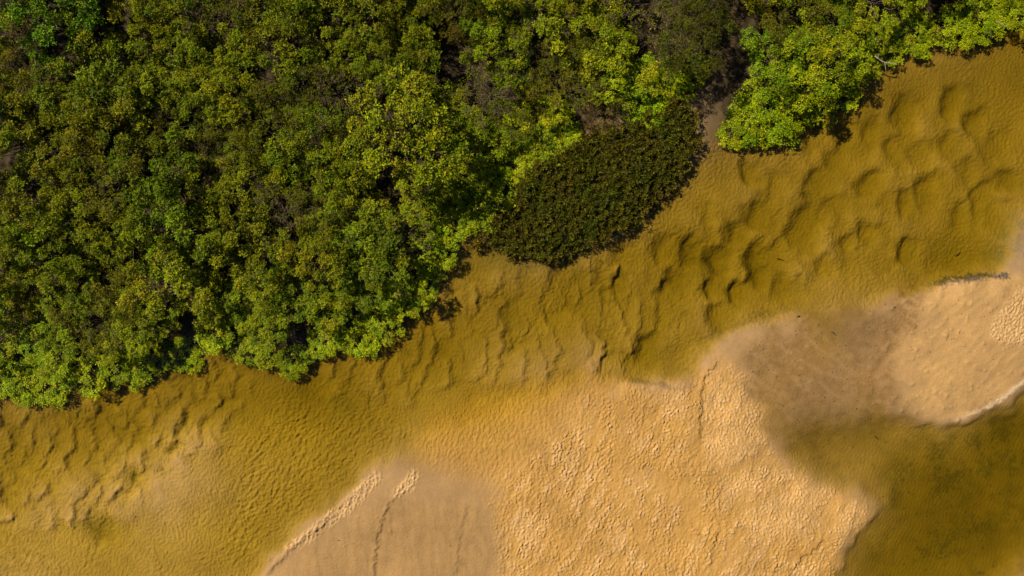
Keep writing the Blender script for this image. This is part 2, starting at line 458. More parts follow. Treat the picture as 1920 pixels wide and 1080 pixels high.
d, s, a = path_field([(1520, 572), (1440, 590), (1400, 606), (1340, 628), (1290, 648)], wobble=6)
clay = np.maximum(clay, .35 * np.exp(-(d / 6.0) ** 2) * sstep(0, .2, a) * sstep(1, .8, a))

# ---- crab mounds and pock marks on the bar
rm = random.Random(5)
mounds = [(1768, 628, 6, .07), (1707, 624, 5, .06), (1672, 578, 5, .05), (1795, 532, 6, .06), (1823, 532, 5, .06), (1765, 540, 6, .06), (1760, 552, 7, .06), (1801, 551, 5, .05), (1798, 570, 6, .05), (1660, 655, 6, .06),
          (1646, 740, 7, .07), (1712, 612, 4, .05), (1664, 646, 5, .05), (1708, 720, 6, .06), (1750, 735, 6, .06), (1796, 789, 6, .06), (1585, 645, 5, .03), (1772, 742, 5, .05), (712, 996, 4, .06), (732, 994, 3, .05), (724, 955, 4, .05), (1658, 793, 6, .06)]
for k in range(110):
    mounds.append((rm.uniform(1630, 1930), rm.uniform(535, 785), rm.uniform(2.2, 4.2), rm.uniform(.02, .045)))
for k in range(26):
    mounds.append((rm.uniform(560, 930), rm.uniform(960, 1090), rm.uniform(2.2, 3.4), rm.uniform(.015, .035)))
for (x, y, r, h) in mounds:
    i = int(((540 - y) * M_PER_PX - Y0) / STEP); j = int(((x - 960) * M_PER_PX - X0) / STEP)
    n = int(r * M_PER_PX / STEP * 3) + 2
    if i < n or j < n or i > NY - n - 1 or j > NX - n - 1: continue
    s = np.s_[i - n:i + n, j - n:j + n]
    if Z[i, j] < -.02: continue
    e = rm.uniform(0, 3.14)
    dx, dy = PX[s] - x, PY[s] - y
    u, v = dx * math.cos(e) + dy * math.sin(e), -dx * math.sin(e) + dy * math.cos(e)
    rr = np.sqrt(u ** 2 + (v * rm.uniform(1.0, 1.7)) ** 2)
    Z[s] += h * np.exp(-(rr / r) ** 2 * 1.2)

# ------------------------------------------------------------------ colours of sand, mud and algae (own colours; shade painted in at the inlet)
def C(r, g, b): return np.array([r, g, b])[None, None, :]
def mix(a, b, t): return a * (1 - t[..., None]) + b * t[..., None]
dry, damp, gold, wet = C(.49, .316, .152), C(.285, .172, .070), C(.36, .202, .054), C(.275, .170, .078)
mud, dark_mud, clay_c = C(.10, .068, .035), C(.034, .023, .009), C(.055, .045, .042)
algae = C(.075, .062, .026)
tone = np.broadcast_to(wet, Z.shape + (3,)).copy()
ribz = np.clip(.5 + .5 * worm + .25 * rip3, 0, 1)
tone = mix(tone, gold, np.clip(m_fan + m_rib, 0, 1))
tone = mix(tone, dry, np.clip(m_ribs * (.30 + .70 * ribz) * (.12 + .88 * np.clip(.8 * m_up + sstep(-.4, .9, .6 * streak + 1.2 * smooth_noise(2.5, 30)), 0, 1)), 0, 1))
tone = mix(tone, damp, np.clip(m_flat * 1.0, 0, 1) * .95)
tone = mix(tone, (damp * .6 + dry * .4) * C(1, .97, .85), np.clip(m_rbar * (.8 + .3 * smooth_noise(2, 31)), 0, 1))
tone = mix(tone, dry, np.clip(m_redge * ribz + m_bank * ribz, 0, 1))
d, s, a = path_field([(1960, 690), (1920, 714), (1895, 733), (1860, 758), (1800, 784), (1760, 792)], wobble=3)
tone = mix(tone, C(.60, .44, .28), np.exp(-(d / 4.5) ** 2) * sstep(1, .5, a))
tone = mix(tone, C(.205, .118, .042), np.clip(m_brown * (.85 + .4 * smooth_noise(1.8, 32)), 0, 1))
tone = mix(tone, C(.15, .090, .036), np.clip(region([(1540, 605), (1620, 580), (1700, 552), (1740, 530), (1690, 590), (1650, 640), (1620, 690), (1570, 680)], 16, 14) * .75 + region([(1440, 760), (1560, 740), (1660, 770), (1740, 800), (1640, 830), (1560, 865), (1480, 850)], 24, 14) * .8, 0, .85))
tone = mix(tone, C(.37, .232, .105), region([(-60, 860), (120, 850), (260, 830), (420, 780), (560, 780), (640, 840), (560, 930), (480, 1040), (440, 1110), (-60, 1110)], 30, 14) * .8)
# brown silt in the shallow margins, grey mud by the right edge, painted shade in the inlet
SILT = [(845, 455), (900, 470), (960, 500), (860, 520), (830, 500)]
tone = mix(tone, C(.26, .175, .085), region(SILT, 10) * .8)
tone = mix(tone, C(.21, .130, .055), region([(1340, 240), (1400, 270), (1560, 240), (1640, 160), (1720, 110), (1990, 40), (1990, 190), (1800, 170), (1640, 240), (1480, 290), (1330, 330), (1290, 330)], 22) * .7)
tone = mix(tone, C(.17, .125, .085), region([(1870, 420), (1990, 380), (1990, 520), (1905, 505), (1860, 470)], 8, 14) * (.35 + .4 * (smooth_noise(.5, 33) > 0)))
tone = mix(tone, C(.15, .10, .048), region([(840, 450), (900, 400), (1080, 240), (1250, 180), (1330, 130), (1400, 260), (1370, 290), (1320, 260), (1290, 330), (1200, 420), (1050, 500), (960, 505), (890, 480)], 14) * .85)
tone = mix(tone, C(.11, .073, .035), region([(1280, 170), (1330, 120), (1375, 240), (1365, 275), (1325, 265), (1310, 220)], 10))  # inlet silt, with the shadow of the trees painted into its tone
# dark detritus that gathers in the lee of some dunes
det = np.zeros_like(Z)
for x, y, r in [(345, 715, 12), (308, 770, 8), (330, 800, 22), (318, 838, 12), (180, 990, 34), (160, 960, 18), (240, 900, 26), (210, 860, 22), (130, 930, 14), (80, 880, 16), (290, 880, 16),
                 (1300, 480, 26), (1340, 500, 22), (1375, 425, 16), (1430, 495, 20), (1530, 370, 16), (1100, 520, 18), (1180, 520, 20), (1640, 600, 8), (1450, 617, 9), (1452, 680, 6), (1160, 560, 14),
                (980, 505, 26), (940, 500, 14), (1520, 265, 10), (640, 760, 30), (1225, 775, 0.1)]:
    if r < 1: continue
    W_ = window(x - 3 * r - 40, x + 3 * r + 40, y - 3 * r - 40, y + 3 * r + 40)
    q = np.hypot((PX[W_] - x) + wob_c[W_] * 18 + wob_a[W_] * 10, (PY[W_] - y) * 1.2 + wob_d[W_] * 18)
    det[W_] = np.maximum(det[W_], sstep(r * 1.3, r * .2, q))
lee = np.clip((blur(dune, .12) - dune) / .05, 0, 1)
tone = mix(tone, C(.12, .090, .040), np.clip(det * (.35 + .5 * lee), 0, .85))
# weed on the pool floor
weed = np.zeros_like(Z)
for x, y, r in [(1865, 1000, 14), (1845, 995, 12), (1830, 1000, 12), (1805, 1010, 15), (1795, 1018, 12), (1785, 1030, 10), (1768, 1010, 10), (1785, 1040, 14), (1780, 1052, 10), (1870, 880, 26), (1910, 875, 20), (1800, 905, 26), (1770, 920, 20), (1770, 850, 24), (1700, 880, 20), (1840, 830, 20), (1900, 820, 26), (1690, 900, 16), (1750, 1040, 20)]:
    W_ = window(x - 3 * r - 40, x + 3 * r + 40, y - 3 * r - 40, y + 3 * r + 40)
    q = np.hypot(PX[W_] - x + wob_c[W_] * 16, PY[W_] - y + wob_d[W_] * 16)
    weed[W_] = np.maximum(weed[W_], sstep(r * 1.3, r * .2, q))
tone = mix(tone, C(.215, .128, .058), m_pool * .6)
pool_blot = sstep(.1, .9, smooth_noise(1.3, 34)) * m_pool * .25
tone = mix(tone, algae, np.clip(weed * (.35 + .3 * sstep(-.5, .8, rough)) + pool_blot, 0, .8))
tone = mix(tone, clay_c, np.clip(clay, 0, 1) * .9)
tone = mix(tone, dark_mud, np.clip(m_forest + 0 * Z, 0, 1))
tone = mix(tone, mud * 1.8, np.clip(blur(m_marsh, .45) * 1.7, 0, 1) * .75)
tone = mix(tone, mud, np.clip(m_marsh, 0, 1))
# peppered specks of dark organic grains
pepper = np.random.default_rng(3).random(Z.shape)
sp = (pepper > .9975) * (m_brown * .9 + under * .35 + m_rbar * .3 + m_pool * 1.0)
sp = blur(sp.astype(float), .05) * 3.2
tone = mix(tone, C(.09, .07, .045), np.clip(sp, 0, .65))
tone *= (1 + .10 * smooth_noise(3.0, 35) + .06 * smooth_noise(.6, 36))[..., None]

# one sheet: dense where the photograph looks, growing coarser out to the horizon
grow = np.cumsum(0.4 * 1.42 ** np.arange(24))
ax = np.concatenate([X0 - grow[::-1], gx, X1 + grow])
ay = np.concatenate([Y0 - grow[::-1], gy, Y1 + grow])
n = len(grow)
AZ = np.pad(Z, n, mode='edge')
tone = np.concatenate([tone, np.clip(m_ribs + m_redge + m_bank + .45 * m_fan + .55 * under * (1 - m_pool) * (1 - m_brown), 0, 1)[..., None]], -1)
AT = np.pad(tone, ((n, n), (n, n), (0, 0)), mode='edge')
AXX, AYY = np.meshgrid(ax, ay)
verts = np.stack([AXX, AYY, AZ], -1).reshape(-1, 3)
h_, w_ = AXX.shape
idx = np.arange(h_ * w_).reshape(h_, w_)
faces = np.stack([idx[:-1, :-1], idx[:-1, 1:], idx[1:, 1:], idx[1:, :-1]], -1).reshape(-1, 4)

m_sand, nt, N, Lk = new_mat('sand')
bsdf = N['Principled BSDF']
att = N.new('ShaderNodeVertexColor'); att.layer_name = 'tone'
tc = N.new('ShaderNodeTexCoord')
n1 = N.new('ShaderNodeTexNoise'); n1.inputs['Scale'].default_value = 9; n1.inputs['Detail'].default_value = 8; n1.inputs['Roughness'].default_value = .7
n2 = N.new('ShaderNodeTexNoise'); n2.inputs['Scale'].default_value = 3; n2.inputs['Detail'].default_value = 5
mr = N.new('ShaderNodeMapRange'); mr.inputs['From Min'].default_value = .25; mr.inputs['From Max'].default_value = .75; mr.inputs['To Min'].default_value = .86; mr.inputs['To Max'].default_value = 1.14
mx = N.new('ShaderNodeMix'); mx.data_type = 'RGBA'; mx.blend_type = 'MULTIPLY'; mx.inputs['Factor'].default_value = 1
bmp = N.new('ShaderNodeBump'); bmp.inputs['Strength'].default_value = .5; bmp.inputs['Distance'].default_value = .03
Lk.new(tc.outputs['Object'], n1.inputs['Vector']); Lk.new(tc.outputs['Object'], n2.inputs['Vector'])
Lk.new(n1.outputs['Fac'], mr.inputs['Value'])
Lk.new(att.outputs['Color'], mx.inputs['A']); Lk.new(mr.outputs[0], mx.inputs['B'])
Lk.new(mx.outputs['Result'], bsdf.inputs['Base Color'])
mp = N.new('ShaderNodeMapping'); mp.inputs['Scale'].default_value = (1.0, .5, 1); mp.inputs['Rotation'].default_value = (0, 0, math.radians(20))
n3 = N.new('ShaderNodeTexNoise'); n3.inputs['Scale'].default_value = 9; n3.inputs['Detail'].default_value = 3; n3.inputs['Distortion'].default_value = .6
mu = N.new('ShaderNodeMath'); mu.operation = 'MULTIPLY'
bm2 = N.new('ShaderNodeBump'); bm2.inputs['Strength'].default_value = 1; bm2.inputs['Distance'].default_value = .075
Lk.new(tc.outputs['Object'], mp.inputs['Vector']); Lk.new(mp.outputs[0], n3.inputs['Vector'])
Lk.new(n3.outputs['Fac'], mu.inputs[0]); Lk.new(att.outputs['Alpha'], mu.inputs[1]); Lk.new(mu.outputs[0], bm2.inputs['Height'])
Lk.new(n1.outputs['Fac'], bmp.inputs['Height']); Lk.new(bm2.outputs[0], bmp.inputs['Normal']); Lk.new(bmp.outputs[0], bsdf.inputs['Normal'])
bsdf.inputs['Roughness'].default_value = .85
bsdf.inputs['Specular IOR Level'].default_value = .25
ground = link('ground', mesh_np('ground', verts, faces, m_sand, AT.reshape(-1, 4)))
tag(ground, 'rippled tan sand of the creek bed, bars and banks', kind='structure')

# ------------------------------------------------------------------ water: a body with a surface; the tea-coloured stain of the water is in its volume
m_water, nt, N, Lk = new_mat('creek_water')
N.remove(N['Principled BSDF'])
out = N['Material Output']
tr = N.new('ShaderNodeBsdfTransparent')
gl = N.new('ShaderNodeBsdfGlossy'); gl.inputs['Roughness'].default_value = .04
geo = N.new('ShaderNodeNewGeometry')
fr = N.new('ShaderNodeFresnel')                                  # the same 1.33 interface whichever side the ray comes from
ior = N.new('ShaderNodeMapRange'); ior.inputs['To Min'].default_value = 1.33; ior.inputs['To Max'].default_value = 1 / 1.33
Lk.new(geo.outputs['Backfacing'], ior.inputs['Value']); Lk.new(ior.outputs[0], fr.inputs['IOR'])
ms = N.new('ShaderNodeMixShader')
va = N.new('ShaderNodeVolumeAbsorption'); va.inputs['Density'].default_value = 2.2; va.inputs['Color'].default_value = (.79, .79, .05, 1)
tc = N.new('ShaderNodeTexCoord')
wv = N.new('ShaderNodeTexNoise'); wv.inputs['Scale'].default_value = 4.0; wv.inputs['Detail'].default_value = 3
bp = N.new('ShaderNodeBump'); bp.inputs['Strength'].default_value = .35; bp.inputs['Distance'].default_value = .03
Lk.new(tc.outputs['Object'], wv.inputs['Vector']); Lk.new(wv.outputs['Fac'], bp.inputs['Height'])
Lk.new(bp.outputs[0], gl.inputs['Normal']); Lk.new(bp.outputs[0], fr.inputs['Normal'])
Lk.new(fr.outputs[0], ms.inputs['Fac']); Lk.new(tr.outputs[0], ms.inputs[1]); Lk.new(gl.outputs[0], ms.inputs[2])
Lk.new(ms.outputs[0], out.inputs['Surface']); Lk.new(va.outputs[0], out.inputs['Volume'])
W = 1500
v = np.array([(-W, -W, -4), (W, -W, -4), (W, W, -4), (-W, W, -4), (-W, -W, 0), (W, -W, 0), (W, W, 0), (-W, W, 0)], float)
f = np.array([(3, 2, 1, 0), (4, 5, 6, 7), (0, 1, 5, 4), (1, 2, 6, 5), (2, 3, 7, 6), (3, 0, 4, 7)])
water = link('water', mesh_np('water', v, f, m_water, smooth=False))
tag(water, 'shallow tea-coloured creek water over rippled sand', kind='structure')


def ground_z(X, Y):
    j = int(np.clip(round((X - X0) / STEP), 0, NX - 1)); i = int(np.clip(round((Y - Y0) / STEP), 0, NY - 1))
    return float(Z[i, j])


# ------------------------------------------------------------------ foliage and bark
def leaf_material(name, rough, trans, spec):
    m, nt, N, Lk = new_mat(name)
    b = N['Principled BSDF']
    a = N.new('ShaderNodeVertexColor'); a.layer_name = 'tone'
    oi = N.new('ShaderNodeObjectInfo')
    mx = N.new('ShaderNodeMix'); mx.data_type = 'RGBA'; mx.blend_type = 'MULTIPLY'; mx.inputs['Factor'].default_value = 1
    Lk.new(a.outputs['Color'], mx.inputs['A']); Lk.new(oi.outputs['Color'], mx.inputs['B'])
    Lk.new(mx.outputs['Result'], b.inputs['Base Color'])
    b.inputs['Roughness'].default_value = rough
    b.inputs['Specular IOR Level'].default_value = spec
    t = N.new('ShaderNodeBsdfTranslucent'); Lk.new(mx.outputs['Result'], t.inputs['Color'])
    s = N.new('ShaderNodeMixShader'); s.inputs[0].default_value = trans
    Lk.new(b.outputs[0], s.inputs[1]); Lk.new(t.outputs[0], s.inputs[2]); Lk.new(s.outputs[0], N['Material Output'].inputs['Surface'])
    return m


m_leaf = leaf_material('mangrove_leaf', .45, .12, .09)
m_marshleaf = leaf_material('marsh_leaf', .6, .08, .08)
m_bark, nt, N, Lk = new_mat('mangrove_bark')
b = N['Principled BSDF']; b.inputs['Roughness'].default_value = .85
nz = N.new('ShaderNodeTexNoise'); nz.inputs['Scale'].default_value = 14
rp = N.new('ShaderNodeValToRGB'); rp.color_ramp.elements[0].color = (.045, .028, .022, 1); rp.color_ramp.elements[1].color = (.17, .11, .088, 1)
Lk.new(nz.outputs['Fac'], rp.inputs['Fac']); Lk.new(rp.outputs[0], b.inputs['Base Color'])
m_pale, nt, N, Lk = new_mat('bleached_wood')
b = N['Principled BSDF']; b.inputs['Roughness'].default_value = .8
nz = N.new('ShaderNodeTexNoise'); nz.inputs['Scale'].default_value = 9
rp = N.new('ShaderNodeValToRGB'); rp.color_ramp.elements[0].color = (.30, .22, .16, 1); rp.color_ramp.elements[1].color = (.62, .50, .38, 1)
Lk.new(nz.outputs['Fac'], rp.inputs['Fac']); Lk.new(rp.outputs[0], b.inputs['Base Color'])
m_dead, nt, N, Lk = new_mat('dark_debris')
b = N['Principled BSDF']; b.inputs['Roughness'].default_value = .8; b.inputs['Base Color'].default_value = (.05, .035, .02, 1)


def tubes(chains, sides=4):
    """chains: list of (points, radii) -> verts, quad faces"""
    V, F = [], []
    for pts, rad in chains:
        base = len(V)
        for i, (p, r) in enumerate(zip(pts, rad)):
            p = np.asarray(p, float)
            q = np.asarray(pts[min(i + 1, len(pts) - 1)], float) - np.asarray(pts[max(i - 1, 0)], float)
            q /= np.linalg.norm(q) + 1e-9
            u = np.cross(q, (0, 0, 1) if abs(q[2]) < .9 else (1, 0, 0)); u /= np.linalg.norm(u) + 1e-9
            w = np.cross(q, u)
            for k in range(sides):
                a = 2 * math.pi * k / sides
                V.append(p + r * (math.cos(a) * u + math.sin(a) * w))
        for i in range(len(pts) - 1):
            for k in range(sides):
                a, b_ = base + i * sides + k, base + i * sides + (k + 1) % sides
                F.append((a, b_, b_ + sides, a + sides))
    return np.array(V), np.array(F)


def leaves(pos, axis, nl, length, tilt, r, ratio=.46, palette=None, tint=None):
    """rosettes of nl leaves about each axis; every leaf a folded blade of two triangles"""
    n = len(pos)
    axis = axis / np.linalg.norm(axis, axis=1, keepdims=True)
    ref = np.where(np.abs(axis[:, 2:3]) < .9, np.array([[0, 0, 1.]]), np.array([[1., 0, 0]]))
    u = np.cross(axis, ref); u /= np.linalg.norm(u, axis=1, keepdims=True)
    w = np.cross(axis, u)
    a = (np.arange(nl)[None] * (2 * math.pi / nl) + r.uniform(0, 6.28, (n, 1)) + r.normal(0, .3, (n, nl)))[..., None]
    out = np.cos(a) * u[:, None] + np.sin(a) * w[:, None]
    tl = r.uniform(tilt[0], tilt[1], (n, nl, 1))
    d = out * np.cos(tl) + axis[:, None] * np.sin(tl)
    nrm = -out * np.sin(tl) + axis[:, None] * np.cos(tl)
    s = np.cross(d, nrm)
    L = length * r.uniform(.7, 1.25, (n, nl, 1))
    p0 = pos[:, None] + d * L * .12 + r.normal(0, .02, (n, nl, 3))
    p2 = p0 + d * L - nrm * L * .08
    mid = p0 + d * L * .52 + nrm * L * .05
    p1, p3 = mid + s * L * ratio * .5, mid - s * L * ratio * .5
    V = np.stack([p0, p1, p2, p3], 2).reshape(-1, 3)
    k = n * nl
    i = np.arange(k)[:, None] * 4
    F = np.concatenate([i + [[0, 1, 2]], i + [[0, 2, 3]]], 0)
    pal = np.array([p[0] for p in palette]); pr = np.array([p[1] for p in palette]); pr = pr / pr.sum()
    c = pal[r.choice(len(pal), k, p=pr)] * r.uniform(.75, 1.25, (k, 1))
    if tint is not None: c = c * np.repeat(tint, nl, 0)
    return V, F, np.repeat(c, 4, 0)


PAL_GREEN = [((.135, .162, .002), 6), ((.072, .115, .002), 4), ((.220, .235, .003), 2.6), ((.28, .23, .006), .3), ((.16, .07, .02), .15)]
PAL_OLIVE = [((.115, .125, .004), 6), ((.075, .095, .003), 4), ((.165, .155, .005), 2), ((.15, .10, .03), .3), ((.11, .08, .05), .2)]


def crown_mesh(seed, R, Ht, style):
    """leaves of one tree about its trunk foot: a lumpy dome of leaf clumps; also its limbs"""
    r = np.random.default_rng(seed)
    nclump = {'green': 30, 'olive': 28, 'bare': 20, 'low': 30}[style]
    cs_, tries = [], 0
    while len(cs_) < nclump and tries < 4000:
        tries += 1
        rad = R * .92 * math.sqrt(r.uniform(0, 1)); th = r.uniform(0, 2 * math.pi)
        rc = r.uniform(.22, .38) * (R / 1.7)
        stretch = 1 + .22 * math.cos(3 * th + seed)
        x, y = rad * math.cos(th) * stretch, rad * math.sin(th) * stretch
        z = Ht * (1 - (.16 * (rad / R) ** 2.2 if style != 'low' else .72 * (rad / R) ** 1.6)) + r.normal(0, .38 if style != 'low' else .18) - rc
        if all((x - a) ** 2 + (y - b_) ** 2 > (.93 * (rc + d_)) ** 2 for a, b_, c_, d_ in cs_): cs_.append((x, y, z, rc))
    # a skirt of lower clumps round the foot of the dome
    for k in range(3 if style != 'bare' else 2):
        th = r.uniform(0, 6.28); rad = R * r.uniform(.25, .9)
        cs_.append((rad * math.cos(th), rad * math.sin(th), Ht * r.uniform(.32, .50), r.uniform(.24, .36)))
    P, A, T = [], [], []
    dens = {'green': 160, 'olive': 170, 'bare': 80, 'low': 150}[style]
    for (x, y, z, rc) in cs_:
        nr = int(dens * (rc / .45) ** 2 * r.uniform(.75, 1.2))
        d = r.normal(0, 1, (nr, 3)); d[:, 2] = np.abs(d[:, 2]) * 1.0 - .25
        d /= np.linalg.norm(d, axis=1, keepdims=True)
        lob = 1 + .22 * np.sin(5 * np.arctan2(d[:, 1], d[:, 0]) + r.uniform(0, 6))
        p = np.array([x, y, z]) + d * rc * lob[:, None] * r.uniform(.55, 1.12, (nr, 1)) * np.array([1.1, 1.1, .85])
        P.append(p); A.append(d * .65 + np.array([0, 0, .75]) + r.normal(0, .25, (nr, 3)))
        T.append(np.ones((nr, 3)) * r.uniform(.72, 1.28) * np.array([r.uniform(.85, 1.15), 1, 1]))
    P, A, T = np.concatenate(P), np.concatenate(A), np.concatenate(T)
    if style == 'green' or style == 'low':
        V, F, Cc = leaves(P, A, 6, .096, (.15, .85), r, .48, PAL_GREEN, T)
    elif style == 'olive':
        V, F, Cc = leaves(P, A, 6, .080, (.2, 1.1), r, .36, PAL_OLIVE, T)
    else:
        V, F, Cc = leaves(P, A, 4, .085, (.2, 1.1), r, .36, PAL_OLIVE, T)
    # limbs and twigs
    lim = []
    for (x, y, z, rc) in cs_:
        e = np.array([x, y, z + rc * .2]); s0 = np.array([x * .22, y * .22, Ht * r.uniform(.15, .38)])
        m1 = s0 * .5 + e * .5 + np.array([r.normal(0, .12), r.normal(0, .12), -.12 * Ht * .3])
        lim.append(([np.array([0, 0, s0[2] * .8]), s0, m1, e], [.030, .024, .017, .008]))
        nt_ = {'green': 3, 'olive': 4, 'bare': 9, 'low': 3}[style]
        for k in range(nt_):
            d = r.normal(0, 1, 3); d[2] = abs(d[2]) * .7 + .1; d /= np.linalg.norm(d)
            q = e + d * rc * r.uniform(.8, 1.25)
            mid = e * .45 + q * .55 + r.normal(0, .05, 3)
            lim.append(([e, mid, q], [.010, .008, .005]))
            if style == 'bare':
                for kk in range(2):
                    q2 = mid + (d + r.normal(0, .6, 3)) * rc * .5
                    lim.append(([mid, q2], [.007, .004]))
    bv, bf = tubes(lim, 3)
    return V, F, Cc, bv, bf


def trunk_mesh(seed, Ht):
    r = np.random.default_rng(seed + 50)
    ch = [([(0, 0, -.35), (r.normal(0, .04), r.normal(0, .04), Ht * .2), (r.normal(0, .05), r.normal(0, .05), Ht * .45)], [.10, .075, .045])]
    for k in range(6):                                           # prop roots
        th = k * 1.047 + r.uniform(-.3, .3); rr = r.uniform(.35, .6)
        ch.append(([(0, 0, r.uniform(.35, .6)), (rr * .55 * math.cos(th), rr * .55 * math.sin(th), .35), (rr * math.cos(th), rr * math.sin(th), -.3)], [.035, .03, .022]))
    return tubes(ch, 6)


VARIANTS = {}
for style, count, R, Ht in [('green', 6, 1.75, 2.5), ('olive', 4, 1.65, 2.4), ('bare', 3, 1.5, 2.3), ('low', 4, 1.45, 1.5)]:
    VARIANTS[style] = []
    for k in range(count):
        sd = {'green': 100, 'olive': 200, 'bare': 300, 'low': 400}[style] + k * 7
        V, F, Cc, bv, bf = crown_mesh(sd, R, Ht, style)
        cm = mesh_np('crown', V, F, m_leaf, Cc, smooth=False)
        lm = mesh_np('limbs', bv, bf, m_bark if style != 'bare' else m_bark)
        tv, tf = trunk_mesh(sd, Ht)
        VARIANTS[style].append((cm, lm, mesh_np('trunk', tv, tf, m_bark), R, Ht))

# ---- where the trees stand: crown centres at photograph pixels; hand-set ones first, then the rest of the stand filled in
rt = random.Random(11)
HOLES = [(205, 55, 48), (300, 25, 16), (1382, 30, 24), (1384, 85, 30), (1375, 140, 34), (1335, 182, 30), (112, 165, 16), (25, 585, 8), (320, 95, 24), (470, 115, 14), (560, 405, 18), (595, 165, 14), (400, 65, 14), (830, 130, 14), (700, 335, 16), (90, 262, 18), (700, 160, 12), (890, 110, 14), (1200, 75, 12), (420, 470, 12), (250, 400, 14), (150, 480, 12), (330, 230, 12), (470, 210, 14), (620, 520, 14), (1240, 120, 14)]
# x, y, crown radius px, style, (tint), words
SPECIAL = [
    (95, 35, 78, 'green', (.62, 1.0, .8), 'emerald-green mangrove crown'),
    (78, 118, 56, 'bare', (1.1, .9, 1), 'nearly leafless brown mangrove'),
    (415, 18, 58, 'bare', (1, 1, 1), 'grey twiggy mangrove with thin leaves'),
    (288, 45, 46, 'green', (1.25, 1.15, 1), 'narrow yellow-green mangrove crown'),
    (360, 292, 44, 'bare', (1, 1, 1), 'small grey twiggy mangrove'),
    (745, 250, 96, 'green', (1.2, 1.15, 1), 'broad bright yellow-green mangrove crown'),
    (850, 225, 52, 'green', (1.1, 1.1, 1), 'rounded yellow-green mangrove crown'),
    (1162, 132, 62, 'green', (1.2, 1.2, 1), 'bright lime mangrove crown'),
    (1205, 190, 46, 'low', (1.0, 1.3, 1), 'vivid green low mangrove'),
    (1265, 75, 60, 'bare', (1, .95, 1.1), 'grey leafless mangrove'),
    (1005, 45, 56, 'bare', (1, 1, 1), 'silvery bare-twigged mangrove'),
    (1100, 60, 70, 'green', (1.15, 1.15, 1), 'yellow-green mangrove crown'),
    (1050, 150, 60, 'olive', (.9, .85, .9), 'dull brownish mangrove crown'),
    (1115, 75, 50, 'olive', (1, .95, 1), 'dusty olive mangrove crown'),
    (920, 170, 58, 'bare', (1, 1, 1), 'thin grey mangrove with bare twigs'),
    (1130, 205, 40, 'bare', (1.2, .8, .7), 'rust-brown bare shrub mangrove'),
    (650, 190, 56, 'bare', (1, 1, 1), 'greyish sparse mangrove'),
    (580, 290, 66, 'green', (1.0, 1.15, 1), 'green domed mangrove crown'),
    (1292, 15, 50, 'bare', (1, 1, 1), 'grey bare-branched mangrove'),
    (1480, 20, 60, 'olive', (1, .9, .9), 'brown-tinged mangrove crown'),
    (520, 395, 54, 'bare', (1, 1, 1), 'dark sparse mangrove with bare twigs'),
    (1462, 112, 62, 'green', (.85, 1.1, 1), 'deep green mangrove crown'),
    (1440, 205, 64, 'low', (1.1, 1.2, 1), 'bright lime low mangrove'),
    (1540, 120, 70, 'green', (1.15, 1.2, 1), 'lime-green mangrove crown'),
    (1294, 92, 52, 'olive', (.62, .66, .9), 'tall dark olive mangrove by the inlet', 1.5),  # shade painted into the dark tint; raised to shadow the lane
    (1326, 24, 44, 'olive', (.62, .68, .9), 'dark olive mangrove above the inlet', 1.4),  # dark tint stands for shade on this crown
    (860, 30, 52, 'olive', (1, .85, .9), 'reddish-olive mangrove crown'),
]
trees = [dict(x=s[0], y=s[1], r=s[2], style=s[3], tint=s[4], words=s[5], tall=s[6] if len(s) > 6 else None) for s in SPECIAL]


def edge_dist(x, y):
    best = 1e9
    E = FOREST[1:-3]
    for a, b_ in zip(E[:-1], E[1:]):
        dx, dy = b_[0] - a[0], b_[1] - a[1]
        t = max(0, min(1, ((x - a[0]) * dx + (y - a[1]) * dy) / (dx * dx + dy * dy)))
        best = min(best, math.hypot(x - a[0] - t * dx, y - a[1] - t * dy))
    return best


def in_forest(x, y): return pt_in(FOREST, x, y)


# a belt of low, fresh trees along the creek
E = FOREST[0:-3]
acc, gap = 0, 46
for a, b_ in zip(E[:-1], E[1:]):
    L = math.hypot(b_[0] - a[0], b_[1] - a[1])
    nx_, ny_ = (b_[1] - a[1]) / L, -(b_[0] - a[0]) / L                # into the forest
    t = gap - acc if acc > 0 else 0
    while t <= L:
        rr = rt.uniform(38, 50)
        x = a[0] + (b_[0] - a[0]) * t / L + nx_ * rr * .82
        y = a[1] + (b_[1] - a[1]) * t / L + ny_ * rr * .82
        if in_forest(x, y) and all(math.hypot(x - hx, y - hy) > hr + 22 for hx, hy, hr in HOLES) and all(math.hypot(x - o['x'], y - o['y']) > 40 for o in trees):
            v_ = rt.uniform(.95, 1.25)
            trees.append(dict(x=x, y=y, r=rr, style='low', tint=(1.10 * v_, 1.16 * v_, 1), edge=True))
        t += gap
    acc = (L - (t - gap))
# the stand behind
for k in range(14000):
    x, y = rt.uniform(-75, 1985), rt.uniform(-75, 745)
    if any((x - o['x']) ** 2 + (y - o['y']) ** 2 < (.60 * (44 + o['r'])) ** 2 for o in trees): continue
    if not in_forest(x, y): continue
    ed = edge_dist(x, y)
    if ed < 45: continue
    rr = rt.uniform(46, 72) if ed > 110 else rt.uniform(42, 56)
    if any(math.hypot(x - hx, y - hy) < hr + .55 * rr for hx, hy, hr in HOLES): continue
    if all(math.hypot(x - o['x'], y - o['y']) > .60 * (rr + o['r']) for o in trees):
        q = rt.random()
        st = 'green' if q < .74 else ('olive' if q < .97 else 'bare')
        v_ = rt.uniform(.92, 1.25)
        if ed < 110: v_ *= 1.12; st = 'green' if q < .8 else st
        if 250 < x < 700 and 330 < y < 620: v_ *= .85
        trees.append(dict(x=x, y=y, r=rr, style=st, tint=(v_ * rt.uniform(.85, 1.12), v_, 1)))
print('trees', len(trees))

